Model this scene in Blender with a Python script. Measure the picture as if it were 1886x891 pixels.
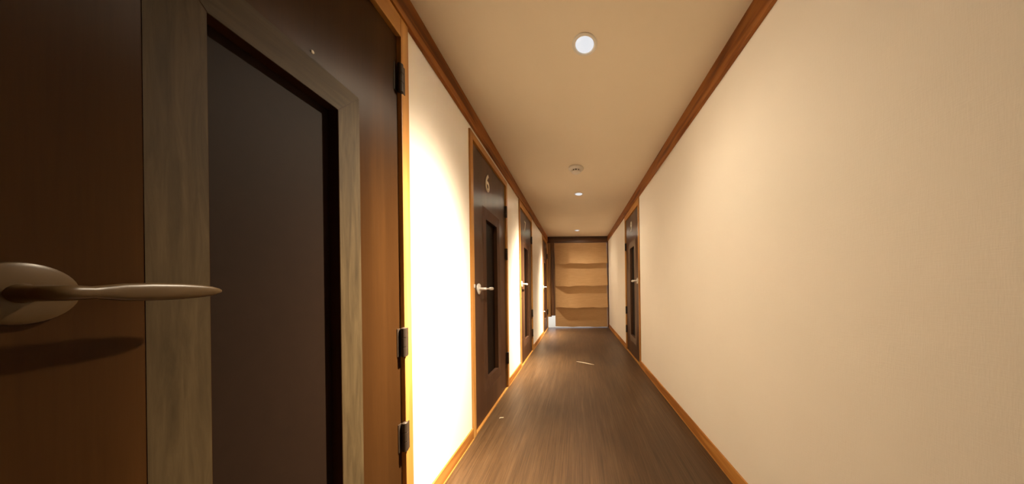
import bpy, bmesh, math, random
from mathutils import Vector, Matrix

random.seed(7)
for o in list(bpy.data.objects):
    bpy.data.objects.remove(o, do_unlink=True)
scene = bpy.context.scene
C = scene.collection

# ------------------------------------------------------------------ camera
F_PX, VPX, VPY = 470.0, 1061.5, 527.0
cam_d = bpy.data.cameras.new('camera')
cam_d.sensor_fit = 'HORIZONTAL'
cam_d.sensor_width = 36.0
cam_d.lens = F_PX / 1886.0 * 36.0
cam_d.shift_x = (943.0 - VPX) / 1886.0
cam_d.shift_y = (VPY - 445.5) / 1886.0
cam_d.clip_start = 0.03
cam = bpy.data.objects.new('camera', cam_d)
C.objects.link(cam)
cam.matrix_world = (Matrix.Translation((0, 0, 1.0)) @ Matrix.Rotation(math.radians(90), 4, 'X')
                    @ Matrix.Rotation(math.radians(-0.75), 4, 'Z'))
scene.camera = cam

# ------------------------------------------------------------------ world (overcast daylight outside the far end)
w = bpy.data.worlds.new('daylight')
scene.world = w
w.use_nodes = True
w.node_tree.nodes['Background'].inputs['Color'].default_value = (0.92, 0.95, 1.0, 1)
w.node_tree.nodes['Background'].inputs['Strength'].default_value = 1.3

# ------------------------------------------------------------------ exposure
vs = scene.view_settings
vs.view_transform = 'Standard'
vs.look = 'None'
vs.gamma = 1.0
vs.use_curve_mapping = False
vs.exposure = 0.0

BEAM_W, BEAM_K, SPILL_W, SPILL_S = 1700.0, 22.0, 38.0, 0.36     # the lamps' own light, see downlight()
BEAM_COL = (1.0, 0.83, 0.61)

# ------------------------------------------------------------------ dimensions
XL, XR = -0.698, 0.785               # wall faces
YB, YE = -5.0, 6.20                  # back wall, far end
HC = 2.204                           # ceiling
TRIM_H, TRIM_T = 0.120, 0.020
BB_H, BB_T = 0.075, 0.010
JW = 0.047                           # jamb face width
LEAF_TOP = 2.0

# ------------------------------------------------------------------ materials
def new_mat(name, rough=0.5, metallic=0.0, spec=0.5):
    m = bpy.data.materials.new(name)
    m.use_nodes = True
    nt = m.node_tree
    b = nt.nodes['Principled BSDF']
    b.inputs['Roughness'].default_value = rough
    b.inputs['Metallic'].default_value = metallic
    b.inputs['Specular IOR Level'].default_value = spec
    return m, nt, b

def N(nt, kind, **kw):
    n = nt.nodes.new(kind)
    for k, v in kw.items():
        if k in n.inputs:
            n.inputs[k].default_value = v
        else:
            setattr(n, k, v)
    return n

def ramp(nt, stops):
    r = nt.nodes.new('ShaderNodeValToRGB')
    e = r.color_ramp.elements
    while len(e) < len(stops):
        e.new(0.5)
    for i, (p, c) in enumerate(stops):
        e[i].position = p
        e[i].color = (*c, 1)
    return r

def coords(nt, scale):
    tc = N(nt, 'ShaderNodeTexCoord')
    mp = N(nt, 'ShaderNodeMapping')
    mp.inputs['Scale'].default_value = scale
    nt.links.new(tc.outputs['Object'], mp.inputs['Vector'])
    return mp.outputs['Vector']

def bump(nt, b, src, strength, dist):
    bp = N(nt, 'ShaderNodeBump', Strength=strength, Distance=dist)
    nt.links.new(src, bp.inputs['Height'])
    nt.links.new(bp.outputs['Normal'], b.inputs['Normal'])

def plain(name, col, rough=0.5, metallic=0.0, spec=0.5, speck=0.06):
    m, nt, b = new_mat(name, rough, metallic, spec)
    v = coords(nt, (35, 35, 35))
    n = N(nt, 'ShaderNodeTexNoise', Scale=1.0, Detail=3.0)
    nt.links.new(v, n.inputs['Vector'])
    lo = tuple(c * (1 - speck) for c in col)
    hi = tuple(min(1, c * (1 + speck)) for c in col)
    r = ramp(nt, [(0.3, lo), (0.7, hi)])
    nt.links.new(n.outputs['Fac'], r.inputs['Fac'])
    nt.links.new(r.outputs['Color'], b.inputs['Base Color'])
    return m

def wood(name, dark, mid, light, axis, rough=0.45, figure=9.0, stretch=0.06, spec=0.5,
         aniso=0.0, fine=160.0, distort=3.0, bmp=0.15):
    """straight / cathedral grain running along `axis` (0 x, 1 y, 2 z)"""
    m, nt, b = new_mat(name, rough, 0.0, spec)
    sc = [1.0, 1.0, 1.0]
    sc[axis] = stretch
    v = coords(nt, tuple(sc))
    n1 = N(nt, 'ShaderNodeTexNoise', Scale=figure, Detail=2.0, Roughness=0.5, Distortion=0.4)
    nt.links.new(v, n1.inputs['Vector'])
    mul = N(nt, 'ShaderNodeMath', operation='MULTIPLY')
    mul.inputs[1].default_value = distort * 6.0
    nt.links.new(n1.outputs['Fac'], mul.inputs[0])
    sn = N(nt, 'ShaderNodeMath', operation='SINE')
    nt.links.new(mul.outputs[0], sn.inputs[0])
    rg = N(nt, 'ShaderNodeMapRange')
    rg.inputs['From Min'].default_value = -1
    nt.links.new(sn.outputs[0], rg.inputs['Value'])
    sc2 = [1.0, 1.0, 1.0]
    sc2[axis] = 0.03
    v2 = coords(nt, tuple(sc2))
    n2 = N(nt, 'ShaderNodeTexNoise', Scale=fine, Detail=4.0, Roughness=0.65)
    nt.links.new(v2, n2.inputs['Vector'])
    mx = N(nt, 'ShaderNodeMix', data_type='FLOAT')
    mx.inputs[0].default_value = 0.5
    nt.links.new(rg.outputs[0], mx.inputs[2])
    nt.links.new(n2.outputs['Fac'], mx.inputs[3])
    r = ramp(nt, [(0.15, dark), (0.5, mid), (0.85, light)])
    nt.links.new(mx.outputs[0], r.inputs['Fac'])
    nt.links.new(r.outputs['Color'], b.inputs['Base Color'])
    bump(nt, b, n2.outputs['Fac'], bmp, 0.001)
    if aniso:
        b.inputs['Anisotropic'].default_value = aniso
        tg = N(nt, 'ShaderNodeTangent', direction_type='RADIAL', axis='Z')
        nt.links.new(tg.outputs[0], b.inputs['Tangent'])
        b.inputs['Anisotropic Rotation'].default_value = 0.0
    return m

def wallpaper(name, a, c, weave):
    m, nt, b = new_mat(name, 0.75, 0.0, 0.25)
    v = coords(nt, (1.6, 1.6, 1.6))
    n = N(nt, 'ShaderNodeTexNoise', Scale=1.0, Detail=3.0, Roughness=0.5)
    nt.links.new(v, n.inputs['Vector'])
    r = ramp(nt, [(0.3, a), (0.7, c)])
    nt.links.new(n.outputs['Fac'], r.inputs['Fac'])
    nt.links.new(r.outputs['Color'], b.inputs['Base Color'])
    vv = coords(nt, (40, 40, 420))
    wv = N(nt, 'ShaderNodeTexNoise', Scale=1.0, Detail=2.0)
    nt.links.new(vv, wv.inputs['Vector'])
    vh = coords(nt, (420, 420, 40))
    wh = N(nt, 'ShaderNodeTexNoise', Scale=1.0, Detail=2.0)
    nt.links.new(vh, wh.inputs['Vector'])
    ad = N(nt, 'ShaderNodeMath', operation='ADD')
    nt.links.new(wv.outputs['Fac'], ad.inputs[0])
    nt.links.new(wh.outputs['Fac'], ad.inputs[1])
    bump(nt, b, ad.outputs[0], weave, 0.001)
    return m

def floor_mat():
    m, nt, b = new_mat('floor_laminate', 0.42, 0.0, 0.30)
    v = coords(nt, (34, 1.6, 1))
    n = N(nt, 'ShaderNodeTexNoise', Scale=1.0, Detail=6.0, Roughness=0.62, Distortion=0.35)
    nt.links.new(v, n.inputs['Vector'])
    r = ramp(nt, [(0.28, (0.074, 0.040, 0.017)), (0.5, (0.096, 0.053, 0.0235)), (0.74, (0.128, 0.076, 0.037))])
    nt.links.new(n.outputs['Fac'], r.inputs['Fac'])
    v2 = coords(nt, (130, 2.6, 1))
    n2 = N(nt, 'ShaderNodeTexNoise', Scale=1.0, Detail=4.0, Roughness=0.7)
    nt.links.new(v2, n2.inputs['Vector'])
    r2 = ramp(nt, [(0.36, (0.50, 0.48, 0.46)), (0.6, (1.05, 1.05, 1.05))])
    nt.links.new(n2.outputs['Fac'], r2.inputs['Fac'])
    mx = N(nt, 'ShaderNodeMix', data_type='RGBA', blend_type='MULTIPLY')
    mx.inputs[0].default_value = 0.75
    nt.links.new(r.outputs['Color'], mx.inputs[6])
    nt.links.new(r2.outputs['Color'], mx.inputs[7])
    # broad worn patches
    v3 = coords(nt, (2.2, 1.1, 1))
    n3 = N(nt, 'ShaderNodeTexNoise', Scale=1.0, Detail=3.0)
    nt.links.new(v3, n3.inputs['Vector'])
    r3 = ramp(nt, [(0.35, (0.80, 0.78, 0.76)), (0.65, (1.12, 1.10, 1.08))])
    nt.links.new(n3.outputs['Fac'], r3.inputs['Fac'])
    mx2 = N(nt, 'ShaderNodeMix', data_type='RGBA', blend_type='MULTIPLY')
    mx2.inputs[0].default_value = 1.0
    nt.links.new(mx.outputs[2], mx2.inputs[6])
    nt.links.new(r3.outputs['Color'], mx2.inputs[7])
    nt.links.new(mx2.outputs[2], b.inputs['Base Color'])
    bump(nt, b, n2.outputs['Fac'], 0.2, 0.0008)
    return m

def emit_mat(name, col, strength):
    m, nt, b = new_mat(name, 0.3)
    b.inputs['Base Color'].default_value = (0.1, 0.1, 0.1, 1)
    b.inputs['Emission Color'].default_value = (*col, 1)
    b.inputs['Emission Strength'].default_value = strength
    return m

def weathered(name, dark, mid, light, axis=2):
    """grey-washed veneer with blotches"""
    m, nt, b = new_mat(name, 0.6, 0.0, 0.15)
    sc = [60.0, 60.0, 60.0]
    sc[axis] = 5.0
    v = coords(nt, tuple(sc))
    n = N(nt, 'ShaderNodeTexNoise', Scale=1.0, Detail=5.0, Roughness=0.65, Distortion=0.6)
    nt.links.new(v, n.inputs['Vector'])
    r = ramp(nt, [(0.25, dark), (0.5, mid), (0.75, light)])
    nt.links.new(n.outputs['Fac'], r.inputs['Fac'])
    nt.links.new(r.outputs['Color'], b.inputs['Base Color'])
    bump(nt, b, n.outputs['Fac'], 0.15, 0.001)
    return m

M = {}
M['wall'] = wallpaper('cream_wallpaper', (0.79, 0.730, 0.640), (0.83, 0.770, 0.675), 0.22)
M['ceiling'] = wallpaper('cream_ceiling_paper', (0.78, 0.675, 0.52), (0.82, 0.71, 0.55), 0.05)
M['floor'] = floor_mat()
M['trim'] = wood('reddish_trim_wood', (0.085, 0.021, 0.004), (0.225, 0.070, 0.012), (0.350, 0.130, 0.026), 1,
                 rough=0.45, figure=14, stretch=0.10, distort=2.4, fine=220, spec=0.2)
M['base'] = wood('oak_baseboard_wood', (0.25, 0.088, 0.016), (0.40, 0.160, 0.032), (0.52, 0.24, 0.058), 1,
                 rough=0.45, figure=16, stretch=0.08, distort=2.0, fine=240, spec=0.25)
M['frame'] = wood('oak_door_frame', (0.34, 0.145, 0.032), (0.47, 0.225, 0.055), (0.58, 0.31, 0.085), 2,
                  rough=0.42, figure=14, stretch=0.06, distort=1.8, fine=260, spec=0.25)
M['frame_h'] = wood('oak_door_frame_lying_grain', (0.34, 0.145, 0.032), (0.47, 0.225, 0.055), (0.58, 0.31, 0.085), 1,
                    rough=0.42, figure=14, stretch=0.06, distort=1.8, fine=260, spec=0.25)
M['leaf'] = wood('dark_brown_door_veneer', (0.050, 0.021, 0.010), (0.078, 0.034, 0.016), (0.110, 0.050, 0.024), 2,
                 rough=0.37, figure=10, stretch=0.03, distort=1.2, fine=200, aniso=0.85, bmp=0.0, spec=0.5)
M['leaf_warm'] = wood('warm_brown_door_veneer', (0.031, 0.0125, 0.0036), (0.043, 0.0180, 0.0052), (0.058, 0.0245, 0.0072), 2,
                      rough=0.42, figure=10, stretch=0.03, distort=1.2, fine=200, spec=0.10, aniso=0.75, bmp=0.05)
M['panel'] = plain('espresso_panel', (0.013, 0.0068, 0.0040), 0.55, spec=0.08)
M['band_grey'] = weathered('grey_washed_moulding', (0.030, 0.0195, 0.0085), (0.052, 0.0345, 0.0155), (0.075, 0.051, 0.024))
M['band_grey_h'] = weathered('grey_washed_moulding_lying', (0.030, 0.0195, 0.0085), (0.052, 0.0345, 0.0155), (0.075, 0.051, 0.024), 1)
M['band_brown'] = weathered('brown_moulding', (0.055, 0.024, 0.012), (0.085, 0.040, 0.020), (0.115, 0.056, 0.030))
M['band_mid'] = weathered('taupe_moulding', (0.10, 0.062, 0.038), (0.145, 0.095, 0.060), (0.19, 0.13, 0.085))
M['nickel_dim'] = plain('dimmed_nickel', (0.080, 0.048, 0.020), 0.34, metallic=0.0, spec=0.3, speck=0.02)  # nearest handle only: dim light near the camera is put into its colour
M['chrome'] = plain('bright_chrome', (0.80, 0.78, 0.74), 0.25, metallic=0.4, speck=0.01)
M['hinge'] = plain('dark_bronze_hinge', (0.040, 0.026, 0.017), 0.5, metallic=0.15, spec=0.3)
M['number'] = plain('cream_numeral', (0.72, 0.66, 0.54), 0.4, speck=0.02)
M['white'] = plain('white_plastic', (0.74, 0.70, 0.62), 0.45, speck=0.02)
M['dark'] = plain('dark_slot', (0.02, 0.018, 0.016), 0.6)
M['lens'] = emit_mat('frosted_lamp_lens', (0.92, 0.95, 1.0), 0.8)
M['dark_beam'] = wood('dark_stained_beam', (0.030, 0.012, 0.005), (0.062, 0.026, 0.010), (0.11, 0.048, 0.019), 0,
                      rough=0.5, figure=10, stretch=0.08)
M['dark_post'] = wood('dark_stained_post', (0.045, 0.018, 0.006), (0.095, 0.040, 0.014), (0.17, 0.078, 0.028), 2,
                      rough=0.5, figure=12, stretch=0.10)
M['tan_strip'] = wood('tan_strip_wood', (0.20, 0.105, 0.036), (0.30, 0.165, 0.062), (0.38, 0.22, 0.09), 2,
                      rough=0.55, figure=12, stretch=0.10)
M['blind'] = weathered('tan_blind_cloth', (0.42, 0.255, 0.118), (0.47, 0.29, 0.138), (0.52, 0.33, 0.16), 0)
M['ground'] = plain('pale_outdoor_paving', (0.74, 0.66, 0.54), 0.9)
M['straw'] = plain('pale_straw', (0.80, 0.70, 0.52), 0.6)

# ------------------------------------------------------------------ mesh helpers
def obj(name, bm, mat, parent=None, smooth=False):
    bmesh.ops.recalc_face_normals(bm, faces=bm.faces[:])
    me = bpy.data.meshes.new(name)
    bm.to_mesh(me)
    bm.free()
    if smooth:
        for p in me.polygons:
            p.use_smooth = True
        try:
            me.set_sharp_from_angle(angle=math.radians(40))
        except Exception:
            pass
    me.materials.append(mat)
    o = bpy.data.objects.new(name, me)
    C.objects.link(o)
    if parent:
        o.parent = parent
    return o

def empty(name, loc=(0, 0, 0)):
    o = bpy.data.objects.new(name, None)
    o.empty_display_size = 0.1
    o.location = loc
    C.objects.link(o)
    return o

def tag(o, label, cat, kind=None, group=None):
    o['label'] = label
    o['category'] = cat
    if kind:
        o['kind'] = kind
    if group:
        o['group'] = group
    return o

def box(bm, x0, x1, y0, y1, z0, z1, bev=0.0):
    x0, x1 = min(x0, x1), max(x0, x1)
    y0, y1 = min(y0, y1), max(y0, y1)
    z0, z1 = min(z0, z1), max(z0, z1)
    vs_ = [bm.verts.new(p) for p in ((x0, y0, z0), (x1, y0, z0), (x1, y1, z0), (x0, y1, z0),
                                     (x0, y0, z1), (x1, y0, z1), (x1, y1, z1), (x0, y1, z1))]
    fs = [bm.faces.new([vs_[i] for i in f]) for f in
          ((0, 3, 2, 1), (4, 5, 6, 7), (0, 1, 5, 4), (1, 2, 6, 5), (2, 3, 7, 6), (3, 0, 4, 7))]
    if bev:
        es = list({e for f in fs for e in f.edges})
        bmesh.ops.bevel(bm, geom=es, offset=bev, segments=2, profile=0.5, affect='EDGES')

def prism(bm, poly, axis_fn, n0, n1):
    """extrude 2-D polygon (a,z) between n0 and n1; axis_fn(a,n,z) -> point"""
    A = [bm.verts.new(axis_fn(a, n0, z)) for a, z in poly]
    B = [bm.verts.new(axis_fn(a, n1, z)) for a, z in poly]
    k = len(poly)
    bm.faces.new(A)
    bm.faces.new(B[::-1])
    for i in range(k):
        bm.faces.new((A[i], A[(i + 1) % k], B[(i + 1) % k], B[i]))

def loft(bm, rings, cap=True):
    R = [[bm.verts.new(p) for p in r] for r in rings]
    k = len(R[0])
    for a, b in zip(R, R[1:]):
        for i in range(k):
            bm.faces.new((a[i], a[(i + 1) % k], b[(i + 1) % k], b[i]))
    if cap:
        bm.faces.new(R[0][::-1])
        bm.faces.new(R[-1])

def lathe(bm, prof, centre, up, seg=40):
    """prof: (radius, height along up)"""
    up = Vector(up).normalized()
    t = Vector((1, 0, 0)) if abs(up.x) < 0.9 else Vector((0, 1, 0))
    u = up.cross(t).normalized()
    v = up.cross(u)
    c = Vector(centre)
    rings = []
    for r, h in prof:
        r = max(r, 1e-4)
        rings.append([c + up * h + (u * math.cos(2 * math.pi * i / seg) + v * math.sin(2 * math.pi * i / seg)) * r
                      for i in range(seg)])
    loft(bm, rings)

# ------------------------------------------------------------------ the setting
# doors: (wall sign, near leaf edge, far leaf edge, top of frame)
DOORS = [
    dict(s=1, y0=0.215, y1=1.015, top=HC - TRIM_H),
    dict(s=1, y0=1.727, y1=2.530, top=2.052),
    dict(s=1, y0=3.180, y1=3.980, top=HC - TRIM_H),
    dict(s=1, y0=5.330, y1=6.110, top=HC - TRIM_H),
    dict(s=-1, y0=3.180, y1=3.990, top=HC - TRIM_H),
]

bm = bmesh.new()
box(bm, XL - 0.15, XR + 0.15, YB - 0.1, YE + 0.06, -0.10, 0.0)
tag(obj('floor', bm, M['floor']), 'grey-brown wood-grain laminate floor of the corridor', 'floor', 'structure')
bm = bmesh.new()
box(bm, XL - 0.15, XR + 0.15, YB - 0.1, YE + 0.30, HC, HC + 0.10)
tag(obj('ceiling', bm, M['ceiling']), 'flat cream papered corridor ceiling', 'ceiling', 'structure')

def side_wall(name, s, label):
    """s=+1 left wall (faces +x), -1 right wall (faces -x)"""
    x = XL if s > 0 else XR
    bm = bmesh.new()
    box(bm, x - s * 0.11, x - s * 0.15, YB - 0.1, YE + 0.06, 0, HC)
    y = YB
    for d in DOORS:
        if d['s'] != s:
            continue
        a, b = d['y0'] - JW, d['y1'] + JW
        box(bm, x, x - s * 0.11, y, a, 0, HC)
        box(bm, x, x - s * 0.11, a, b, d['top'], HC)
        y = b
    box(bm, x, x - s * 0.11, y, YE + 0.06, 0, HC)
    return tag(obj(name, bm, M['wall']), label, 'wall', 'structure')

side_wall('wall_left', 1, 'cream wallpapered left wall with a row of dark doors')
side_wall('wall_right', -1, 'long cream wallpapered right wall with a single door')
bm = bmesh.new()
box(bm, XL - 0.15, XR + 0.15, YB - 0.1, YB, 0, HC)
tag(obj('wall_back', bm, M['wall']), 'cream wall closing the corridor behind the camera', 'wall', 'structure')

# crown trims
bm = bmesh.new()
box(bm, XL, XL + TRIM_T, YB, YE, HC - TRIM_H, HC, 0.002)
tag(obj('trim_1', bm, M['trim']), 'reddish-brown wooden trim between left wall and ceiling', 'trim', 'structure')
bm = bmesh.new()
box(bm, XR - TRIM_T, XR, YB, YE, HC - TRIM_H, HC, 0.002)
tag(obj('trim_2', bm, M['trim']), 'reddish-brown wooden trim between right wall and ceiling', 'trim', 'structure')

# baseboards
def baseboard(name, s, label):
    x = XL if s > 0 else XR
    root = tag(empty(name, (x, 0, 0)), label, 'baseboard', 'structure')
    ys = [YB]
    for d in DOORS:
        if d['s'] == s:
            ys += [d['y0'] - JW, d['y1'] + JW]
    ys.append(YE - 0.035)
    for a, b in zip(ys[::2], ys[1::2]):
        if b - a < 0.03:
            continue
        bm = bmesh.new()
        box(bm, 0, s * BB_T, a, b, 0.0, BB_H, 0.002)
        br = obj('baseboard_board', bm, M['base'], root)
        bm = bmesh.new()
        box(bm, s * BB_T, s * (BB_T + 0.004), a, b, 0.0, 0.006)
        obj('sealant_bead', bm, M['frame_h'], br)
baseboard('baseboard_left', 1, 'orange-brown wooden baseboard running between the left doors')
baseboard('baseboard_right', -1, 'orange-brown wooden baseboard along the long right wall')

# ------------------------------------------------------------------ doors
P_OFF, P_W = 0.255, 0.270            # recessed panel: distance from hinge edge, width
P_Z0, P_Z1 = 0.285, 1.535
BW, BH = 0.075, 0.088                # moulding band

def numeral(text, height, depth):
    cu = bpy.data.curves.new('numeral', 'FONT')
    cu.body = text
    cu.size = 1.0
    cu.extrude = 0.0
    cu.offset = 0.018
    tmp = bpy.data.objects.new('tmp_numeral', cu)
    C.objects.link(tmp)
    dg = bpy.context.evaluated_depsgraph_get()
    me = bpy.data.meshes.new_from_object(tmp.evaluated_get(dg))
    bpy.data.objects.remove(tmp, do_unlink=True)
    bm = bmesh.new()
    bm.from_mesh(me)
    bpy.data.meshes.remove(me)
    bmesh.ops.remove_doubles(bm, verts=bm.verts[:], dist=1e-5)
    xs = [v.co.x for v in bm.verts]
    ys = [v.co.y for v in bm.verts]
    k = height / (max(ys) - min(ys))
    cx, cy = (max(xs) + min(xs)) / 2, (max(ys) + min(ys)) / 2
    for v in bm.verts:
        v.co = Vector(((v.co.x - cx) * k, (v.co.y - cy) * k, 0))
    r = bmesh.ops.extrude_face_region(bm, geom=bm.faces[:])
    bmesh.ops.translate(bm, vec=(0, 0, depth), verts=[e for e in r['geom'] if isinstance(e, bmesh.types.BMVert)])
    return bm

def make_door(i, d, leaf_mat, band, band_h, label, number=None, num_a=0.0, hinges=(), handle_z=1.0,
              grip=False, extras=()):
    s = d['s']
    x = XL if s > 0 else XR
    y0, y1, top = d['y0'], d['y1'], d['top']
    L = y1 - y0
    root = tag(empty('door_%d' % i, (x, y0, 0)), label, 'door', 'structure')
    P = lambda a, n, z: (s * n, a, z)

    def b_(bm, a0, a1, n0, n1, z0, z1, bev=0.0):
        box(bm, s * n0, s * n1, a0, a1, z0, z1, bev)

    # frame
    for a0, a1 in ((-JW, -0.002), (L + 0.002, L + JW)):
        bm = bmesh.new()
        b_(bm, a0, a1, -0.108, 0.012, 0, top, 0.0015)
        obj('jamb', bm, M['frame'], root)
    bm = bmesh.new()
    b_(bm, -0.002, L + 0.002, -0.108, 0.0115, LEAF_TOP + 0.003, top, 0.0015)
    obj('header', bm, M['frame_h'], root)
    bm = bmesh.new()
    b_(bm, -0.002, L + 0.002, -0.108, 0.0115, 0.0, 0.012, 0.0015)
    obj('threshold', bm, M['frame_h'], root)

    # leaf with a recessed panel
    pa1 = L - P_OFF
    pa0 = pa1 - P_W
    n0, n1 = -0.048, -0.005
    zb, zt = 0.016, LEAF_TOP
    bm = bmesh.new()
    for (a0, a1, z0, z1) in ((0, pa0, zb, zt), (pa1, L, zb, zt), (pa0, pa1, zb, P_Z0), (pa0, pa1, P_Z1, zt)):
        b_(bm, a0, a1, n0, n1, z0, z1)
    bmesh.ops.remove_doubles(bm, verts=bm.verts[:], dist=1e-5)
    leaf = obj('leaf', bm, leaf_mat, root)
    bm = bmesh.new()
    b_(bm, pa0 + 0.001, pa1 - 0.001, n0 + 0.002, -0.034, P_Z0 + 0.001, P_Z1 - 0.001)
    obj('panel', bm, M['panel'], root)
    # mitred moulding band
    m0, m1 = -0.0049, -0.0043
    polys = [
        ([(pa0 - BW, P_Z0 - BH), (pa0, P_Z0), (pa0, P_Z1), (pa0 - BW, P_Z1 + BH)], band),
        ([(pa1 + BW, P_Z0 - BH), (pa1 + BW, P_Z1 + BH), (pa1, P_Z1), (pa1, P_Z0)], band),
        ([(pa0 - BW, P_Z1 + BH), (pa0, P_Z1), (pa1, P_Z1), (pa1 + BW, P_Z1 + BH)], band_h),
        ([(pa0 - BW, P_Z0 - BH), (pa1 + BW, P_Z0 - BH), (pa1, P_Z0), (pa0, P_Z0)], band_h),
    ]
    for poly, mt in polys:
        # pull each piece in by a hair so that the mitres show as fine joints
        ca = sum(p[0] for p in poly) / 4
        cz = sum(p[1] for p in poly) / 4
        q = [(a + (0.0009 if ca > a else -0.0009), z + (0.0009 if cz > z else -0.0009)) for a, z in poly]
        bm = bmesh.new()
        prism(bm, q, P, m0, m1)
        obj('moulding', bm, mt, root)

    # hinges on the far edge
    for hz in hinges:
        h = 0.055
        bm = bmesh.new()
        b_(bm, L - 0.020, L - 0.003, n1 + 0.0002, n1 + 0.003, hz - h, hz + h, 0.0008)
        b_(bm, L + 0.0045, L + 0.020, 0.0122, 0.0145, hz - h, hz + h, 0.0008)
        hg = obj('hinge', bm, M['hinge'], root)
        bm = bmesh.new()
        kc = (s * 0.010, L - 0.001, hz - h)
        k = 2 * h
        g = 0.003
        prof = [(0.004, -0.004), (0.0075, -0.002), (0.0105, 0.0)]
        for j in range(3):
            z0 = k * j / 3
            z1 = k * (j + 1) / 3
            prof += [(0.0105, z0 + g / 2), (0.0105, z1 - g / 2), (0.0085, z1 - g / 2 + 0.0004), (0.0085, z1 + g / 2 - 0.0004)]
        prof = prof[:-2] + [(0.0105, k), (0.0075, k + 0.002), (0.004, k + 0.004)]
        lathe(bm, prof, kc, (0, 0, 1), 20)
        obj('knuckle', bm, M['hinge'], hg, smooth=True)

    # lever handle near the free edge
    ha = 0.105
    nb = n1
    metal = M['nickel_dim'] if i == 1 else M['chrome']
    bm = bmesh.new()
    lathe(bm, [(0.0385, 0.0), (0.0395, 0.003), (0.0385, 0.006), (0.034, 0.0085), (0.015, 0.0095), (0.0001, 0.0096)],
          (s * (nb + 0.0002), ha, handle_z), (s, 0, 0), 48)
    ros = obj('rosette', bm, metal, root, smooth=True)
    bm = bmesh.new()
    seg = 20
    rings = []
    # stem out of the rosette
    for n_, r in ((nb + 0.009, 0.0125), (nb + 0.016, 0.0105), (nb + 0.034, 0.0100)):
        rings.append([(s * n_, ha + r * math.cos(t), handle_z + r * math.sin(t))
                      for t in (2 * math.pi * q / seg for q in range(seg))])
    # elbow and blade
    nl = nb + 0.050
    if not grip:
        stations = [(0.000, 0.0085, 0.0100), (0.012, 0.0070, 0.0085), (0.022, 0.0060, 0.0102), (0.036, 0.0062, 0.0125),
                    (0.060, 0.0060, 0.0136), (0.090, 0.0056, 0.0128), (0.112, 0.0050, 0.0106), (0.126, 0.0042, 0.0080),
                    (0.134, 0.0030, 0.0046), (0.1375, 0.0012, 0.0020)]
    else:
        stations = [(0.000, 0.0085, 0.0100), (0.012, 0.0065, 0.0070), (0.045, 0.0055, 0.0060), (0.070, 0.0055, 0.0060),
                    (0.074, 0.0095, 0.0105), (0.082, 0.0100, 0.0110), (0.086, 0.0080, 0.0090), (0.092, 0.0105, 0.0115),
                    (0.135, 0.0115, 0.0125), (0.142, 0.0110, 0.0120), (0.146, 0.0070, 0.0080)]
    r0 = stations[0]
    for k in range(1, 4):
        th = k * math.pi / 8
        ca, sa = math.cos(th), math.sin(th)
        cn = nb + 0.034 + 0.016 * sa
        cy = ha + 0.010 * (1 - ca)
        rings.append([(s * (cn + 0.0095 * math.cos(t) * (-sa)), cy + 0.0100 * math.cos(t) * ca,
                       handle_z + 0.0100 * math.sin(t)) for t in (2 * math.pi * q / seg for q in range(seg))])
    for (dy, rn, rz) in stations:
        rings.append([(s * (nl - rn * math.cos(t)), ha + 0.012 + dy, handle_z + rz * math.sin(t))
                      for t in (2 * math.pi * q / seg for q in range(seg))])
    loft(bm, rings)
    obj('lever', bm, metal, ros, smooth=True)

    if number:
        bm = numeral(number, 0.145, 0.004)
        # text x -> along the wall so that it reads from the corridor
        for v in bm.verts:
            u, h, t = v.co
            v.co = Vector((s * (n1 + 0.0003 + t), num_a + s * u, 1.835 + h))
        obj('numeral', bm, M['number'], root)
    for kind, a, z in extras:
        bm = bmesh.new()
        if kind == 'keyhole':
            lathe(bm, [(0.014, 0), (0.014, 0.003), (0.011, 0.005), (0.0001, 0.005)], (s * (n1 + 0.0002), a, z), (s, 0, 0), 20)
            obj('keyhole_cover', bm, M['hinge'], root, smooth=True)
        if kind == 'strike':
            b_(bm, -0.020, -0.0005, 0.0122, 0.0145, z - 0.012, z + 0.012, 0.0006)
            obj('strike_plate', bm, M['chrome'], root)
        if kind == 'pin':
            lathe(bm, [(0.0045, 0), (0.004, 0.002), (0.0001, 0.003)], (s * (n1 + 0.0002), a, z), (s, 0, 0), 16)
            obj('pin_head', bm, M['number'], root, smooth=True)
        if kind == 'stopper':
            lathe(bm, [(0.012, 0), (0.010, 0.02), (0.012, 0.022), (0.012, 0.03), (0.0001, 0.032)], (s * (n1 + 0.0002), a, z), (s, 0, 0), 16)
            obj('door_stopper', bm, M['white'], root, smooth=True)
    return root

make_door(1, DOORS[0], M['leaf_warm'], M['band_grey'], M['band_grey_h'],
          'nearest brown door with grey-washed moulding and large lever handle, at far left',
          hinges=(1.835, 0.787, 0.412), handle_z=1.0, extras=(('pin', 0.472, 1.640),))
make_door(2, DOORS[1], M['leaf'], M['band_brown'], M['band_brown'],
          'dark brown door numbered 6 with slim recessed panel in oak frame',
          number='6', num_a=0.315, hinges=(1.745, 1.325, 0.300), handle_z=0.99, grip=True,
          extras=(('strike', 0, 1.01),))
make_door(3, DOORS[2], M['leaf'], M['band_brown'], M['band_brown'],
          'dark brown left door with bright lever and keyhole, next beyond door 6',
          number='7', num_a=0.36, hinges=(1.725, 0.590, 0.285), handle_z=1.035, extras=(('keyhole', 0.09, 0.855),))
make_door(4, DOORS[3], M['leaf'], M['band_brown'], M['band_brown'],
          'farthest dark door on the left wall, beside the far end',
          hinges=(1.725, 0.40), handle_z=0.99, extras=(('stopper', 0.10, 0.47),))
make_door(5, DOORS[4], M['leaf'], M['band_mid'], M['band_mid'],
          'dark brown door numbered 9, the only door in the right wall',
          number='9', num_a=0.44, hinges=(1.60, 0.620, 0.330), handle_z=1.06)

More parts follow.
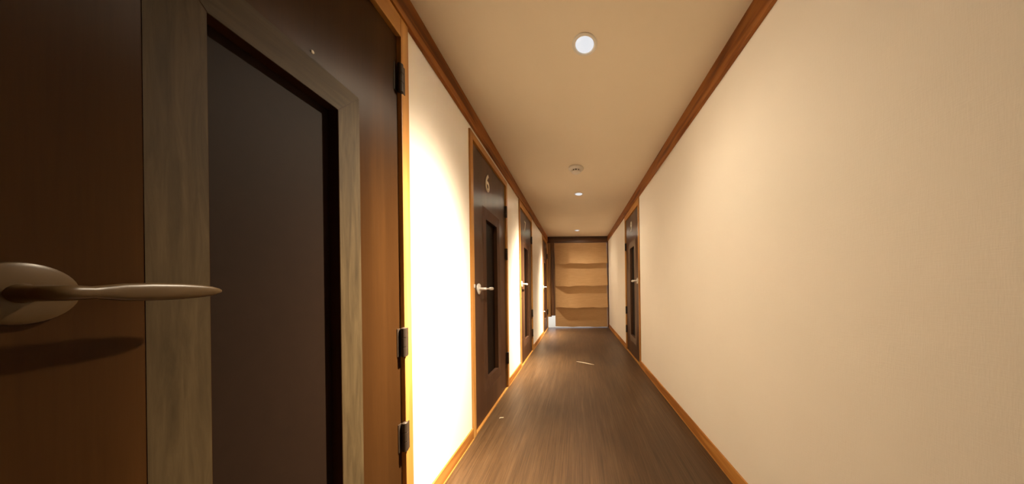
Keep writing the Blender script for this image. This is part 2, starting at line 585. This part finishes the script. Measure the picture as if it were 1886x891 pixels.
# ------------------------------------------------------------------ far end: beam, posts, hanging blind, outdoors
bm = bmesh.new()
box(bm, XL + 0.001, XR - 0.001, YE - 0.034, YE + 0.06, 2.055, HC - 0.001, 0.003)
tag(obj('trim_3', bm, M['dark_beam']), 'dark stained lintel beam across the far end under the ceiling', 'trim', 'structure')

XP0, XP1 = -0.605, -0.515
bm = bmesh.new()
box(bm, XP0, XP1, YE - 0.060, YE + 0.02, 0.300, 2.054, 0.003)
tag(obj('trim_4', bm, M['dark_post']), 'dark stained wooden post left of the tan hanging panels', 'trim', 'structure')
bm = bmesh.new()
box(bm, XL + 0.001, XP0 - 0.001, YE - 0.030, YE + 0.02, 0.270, 2.054, 0.002)
tag(obj('trim_5', bm, M['tan_strip']), 'brown wooden strip in the far left corner of the corridor', 'trim', 'structure')
bm = bmesh.new()
box(bm, XR - 0.034, XR - 0.001, YE - 0.034, YE + 0.06, 0.0, 2.054, 0.003)
tag(obj('trim_6', bm, M['dark_post']), 'thin dark stained post in the far right corner', 'trim', 'structure')

bx0, bx1 = XP1 - 0.002, XR - 0.040
blind = tag(empty('hanging_blind', (0, YE, 0)), 'tan hanging covering in four tiers with wavy lower edges at far end', 'blind')
edges = [2.054, 1.540, 1.005, 0.490, 0.008]
for k in range(4):
    zt, zb = edges[k], edges[k + 1]
    top_in = 0.0 if k == 0 else 0.03
    out = 0.125 if k < 3 else 0.02
    nx, nz = 44, 6
    ph = random.random() * 9
    rows = []
    for iz in range(nz + 1):
        t = iz / nz
        row = []
        for ix in range(nx + 1):
            u = ix / nx
            xx = bx0 + (bx1 - bx0) * u
            taper = min(1.0, 0.04 + u * (bx1 - bx0) / 0.36)
            wav = (0.007 * math.sin(u * 13 + ph) + 0.005 * math.sin(u * 29 + ph * 2)) * t
            slant = (0.022 * (1 - u)) * (1 if k == 3 else 0) * t
            zz = (zt + top_in) + (zb - zt - top_in) * t + (wav * 0.4 if k == 3 else wav) + slant
            yy = -out * taper * (t ** 1.4) - 0.004
            row.append((xx, yy, zz))
        rows.append(row)
    bm = bmesh.new()
    TH = 0.006
    Fv = [[bm.verts.new(p) for p in r] for r in rows]
    Bv = [[bm.verts.new((p[0], p[1] + TH, p[2])) for p in r] for r in rows]
    for a in range(nz):
        for b in range(nx):
            bm.faces.new((Fv[a][b], Fv[a + 1][b], Fv[a + 1][b + 1], Fv[a][b + 1]))
            bm.faces.new((Bv[a][b], Bv[a][b + 1], Bv[a + 1][b + 1], Bv[a + 1][b]))
    for b in range(nx):
        bm.faces.new((Fv[0][b], Fv[0][b + 1], Bv[0][b + 1], Bv[0][b]))
        bm.faces.new((Fv[nz][b], Bv[nz][b], Bv[nz][b + 1], Fv[nz][b + 1]))
    for a in range(nz):
        bm.faces.new((Fv[a][0], Bv[a][0], Bv[a + 1][0], Fv[a + 1][0]))
        bm.faces.new((Fv[a][nx], Fv[a + 1][nx], Bv[a + 1][nx], Bv[a][nx]))
    obj('tier', bm, M['blind'], blind, smooth=True)

bm = bmesh.new()
box(bm, -6, 6, YE + 0.06, 16, -0.14, -0.02)
tag(obj('ground', bm, M['ground']), 'pale daylit paving outside, glimpsed under the hanging panels', 'ground', 'structure')

# ------------------------------------------------------------------ ceiling lamps
def downlight(x, y, label):
    root = tag(empty('ceiling_downlight', (x, y, HC)), label, 'ceiling light', group='round ceiling downlights')
    R = 0.062
    bm = bmesh.new()
    prof = [(R, 0.0), (R + 0.001, -0.002), (R - 0.003, -0.0055), (R - 0.009, -0.0065), (R - 0.014, -0.0045), (R - 0.016, 0.0)]
    seg = 48
    rings = [[(r * math.cos(2 * math.pi * i / seg), r * math.sin(2 * math.pi * i / seg), h - 0.0002) for i in range(seg)]
             for r, h in prof]
    loft(bm, rings, cap=False)
    obj('trim_ring', bm, M['white'], root, smooth=True)
    bm = bmesh.new()
    lathe(bm, [(R - 0.0165, 0.0), (R - 0.0185, 0.0035), (R - 0.028, 0.0085), (0.018, 0.0125), (0.0001, 0.0140)],
          (0, 0, -0.0003), (0, 0, -1), seg)
    obj('lens', bm, M['lens'], root, smooth=True)
    # the beam is thrown towards the left wall; a weaker spill is added, leaning right to brighten the right wall.
    # both have a soft bell-shaped profile around their axis, as a reflector lamp has
    for nm, watt, kappa, tilt in (('beam_light', BEAM_W, BEAM_K, 26), ('spill_light', SPILL_W, None, -10)):
        ld = bpy.data.lights.new(nm, 'SPOT')
        ld.energy = watt
        ld.color = BEAM_COL
        ld.spot_size = math.radians(176)
        ld.spot_blend = 0.2
        ld.shadow_soft_size = 0.03
        ld.use_nodes = True
        nt = ld.node_tree
        em = nt.nodes['Emission']
        tc = N(nt, 'ShaderNodeTexCoord')
        sx = N(nt, 'ShaderNodeSeparateXYZ')
        nt.links.new(tc.outputs['Normal'], sx.inputs[0])
        ab = N(nt, 'ShaderNodeMath', operation='ABSOLUTE')
        nt.links.new(sx.outputs['Z'], ab.inputs[0])
        m1 = N(nt, 'ShaderNodeMath', operation='SUBTRACT')
        m1.inputs[1].default_value = 1.0
        nt.links.new(ab.outputs[0], m1.inputs[0])
        m2 = N(nt, 'ShaderNodeMath', operation='MULTIPLY')
        nt.links.new(m1.outputs[0], m2.inputs[0])
        if kappa:
            m2.inputs[1].default_value = kappa              # exp(-k (1 - cos))
        else:
            nt.links.new(m1.outputs[0], m2.inputs[1])       # exp(-((1 - cos) / s)^2): flat middle, soft rim
            mm = N(nt, 'ShaderNodeMath', operation='MULTIPLY')
            mm.inputs[1].default_value = -1.0 / SPILL_S ** 2
            nt.links.new(m2.outputs[0], mm.inputs[0])
            m2 = mm
        m3 = N(nt, 'ShaderNodeMath', operation='EXPONENT')
        nt.links.new(m2.outputs[0], m3.inputs[0])
        nt.links.new(m3.outputs[0], em.inputs['Strength'])
        lo = bpy.data.objects.new(nm, ld)
        C.objects.link(lo)
        lo.parent = root
        lo.location = (0, 0, -0.024)
        lo.rotation_euler = (0, math.radians(tilt), math.radians(13 if kappa else 0))
    ld = bpy.data.lights.new('stray_light', 'SPOT')         # faint stray light of the lens at wide angles
    ld.energy = 5.0
    ld.spot_size = math.radians(172)
    ld.spot_blend = 0.05
    ld.color = BEAM_COL
    ld.shadow_soft_size = 0.015
    lo = bpy.data.objects.new('stray_light', ld)
    C.objects.link(lo)
    lo.parent = root
    lo.location = (0, 0, -0.034)
    return root

downlight(0.057, 1.272, 'nearest and largest round ceiling downlight, above the wall before door 6')
downlight(0.047, 3.330, 'round ceiling downlight just beyond the smoke detector')
downlight(0.030, 5.490, 'small farthest round ceiling downlight, close to the dark lintel beam')

# smoke detector
det = tag(empty('smoke_detector', (0.012, 2.60, HC)), 'white round smoke detector on the ceiling before the second downlight', 'smoke detector')
bm = bmesh.new()
lathe(bm, [(0.076, 0.0003), (0.078, 0.004), (0.077, 0.012), (0.070, 0.019), (0.048, 0.024), (0.0001, 0.024)], (0, 0, 0), (0, 0, -1), 40)
base = obj('base', bm, M['white'], det, smooth=True)
bm = bmesh.new()
lathe(bm, [(0.040, 0.024), (0.040, 0.040), (0.0001, 0.040)], (0, 0, 0), (0, 0, -1), 32)
obj('sensor_core', bm, M['dark'], det, smooth=True)
bm = bmesh.new()
for k in range(10):
    a = 2 * math.pi * k / 10
    ca, sa = math.cos(a), math.sin(a)
    poly = [(0.040, -0.006), (0.047, -0.006), (0.047, 0.006), (0.040, 0.006)]
    A = [bm.verts.new((p * ca - q * sa, p * sa + q * ca, -0.0235)) for p, q in poly]
    B = [bm.verts.new((p * ca - q * sa, p * sa + q * ca, -0.0405)) for p, q in poly]
    bm.faces.new(A); bm.faces.new(B[::-1])
    for i in range(4):
        bm.faces.new((A[i], A[(i + 1) % 4], B[(i + 1) % 4], B[i]))
obj('cage_ribs', bm, M['white'], det)
bm = bmesh.new()
lathe(bm, [(0.0475, 0.0400), (0.0475, 0.044), (0.040, 0.049), (0.0001, 0.051)], (0, 0, 0), (0, 0, -1), 32)
obj('cap', bm, M['white'], det, smooth=True)

# ------------------------------------------------------------------ small litter on the floor
def sliver(p0, p1, wdt, label):
    p0, p1 = Vector((*p0, 0)), Vector((*p1, 0))
    d = (p1 - p0)
    L = d.length
    d.normalize()
    sd = Vector((-d.y, d.x, 0))
    bm = bmesh.new()
    rings = []
    for k in range(9):
        t = k / 8
        wv = wdt * (0.25 + 0.75 * math.sin(math.pi * t)) * 0.5
        off = 0.006 * math.sin(t * 5.0)
        c = d * (t - 0.5) * L + sd * off
        rings.append([c - sd * wv + Vector((0, 0, 0.0003)), c + sd * wv + Vector((0, 0, 0.0003)),
                      c + sd * wv * 0.6 + Vector((0, 0, 0.003)), c - sd * wv * 0.6 + Vector((0, 0, 0.003))])
    loft(bm, rings)
    o = obj('straw_sliver', bm, M['straw'])
    o.location = (p0 + p1) / 2
    tag(o, label, 'litter')
sliver((-0.01, 3.39), (0.215, 3.25), 0.016, 'pale thin sliver lying mid-floor halfway down the corridor')
sliver((-0.600, 1.945), (-0.575, 1.965), 0.008, 'tiny pale speck on the floor in front of door 6')
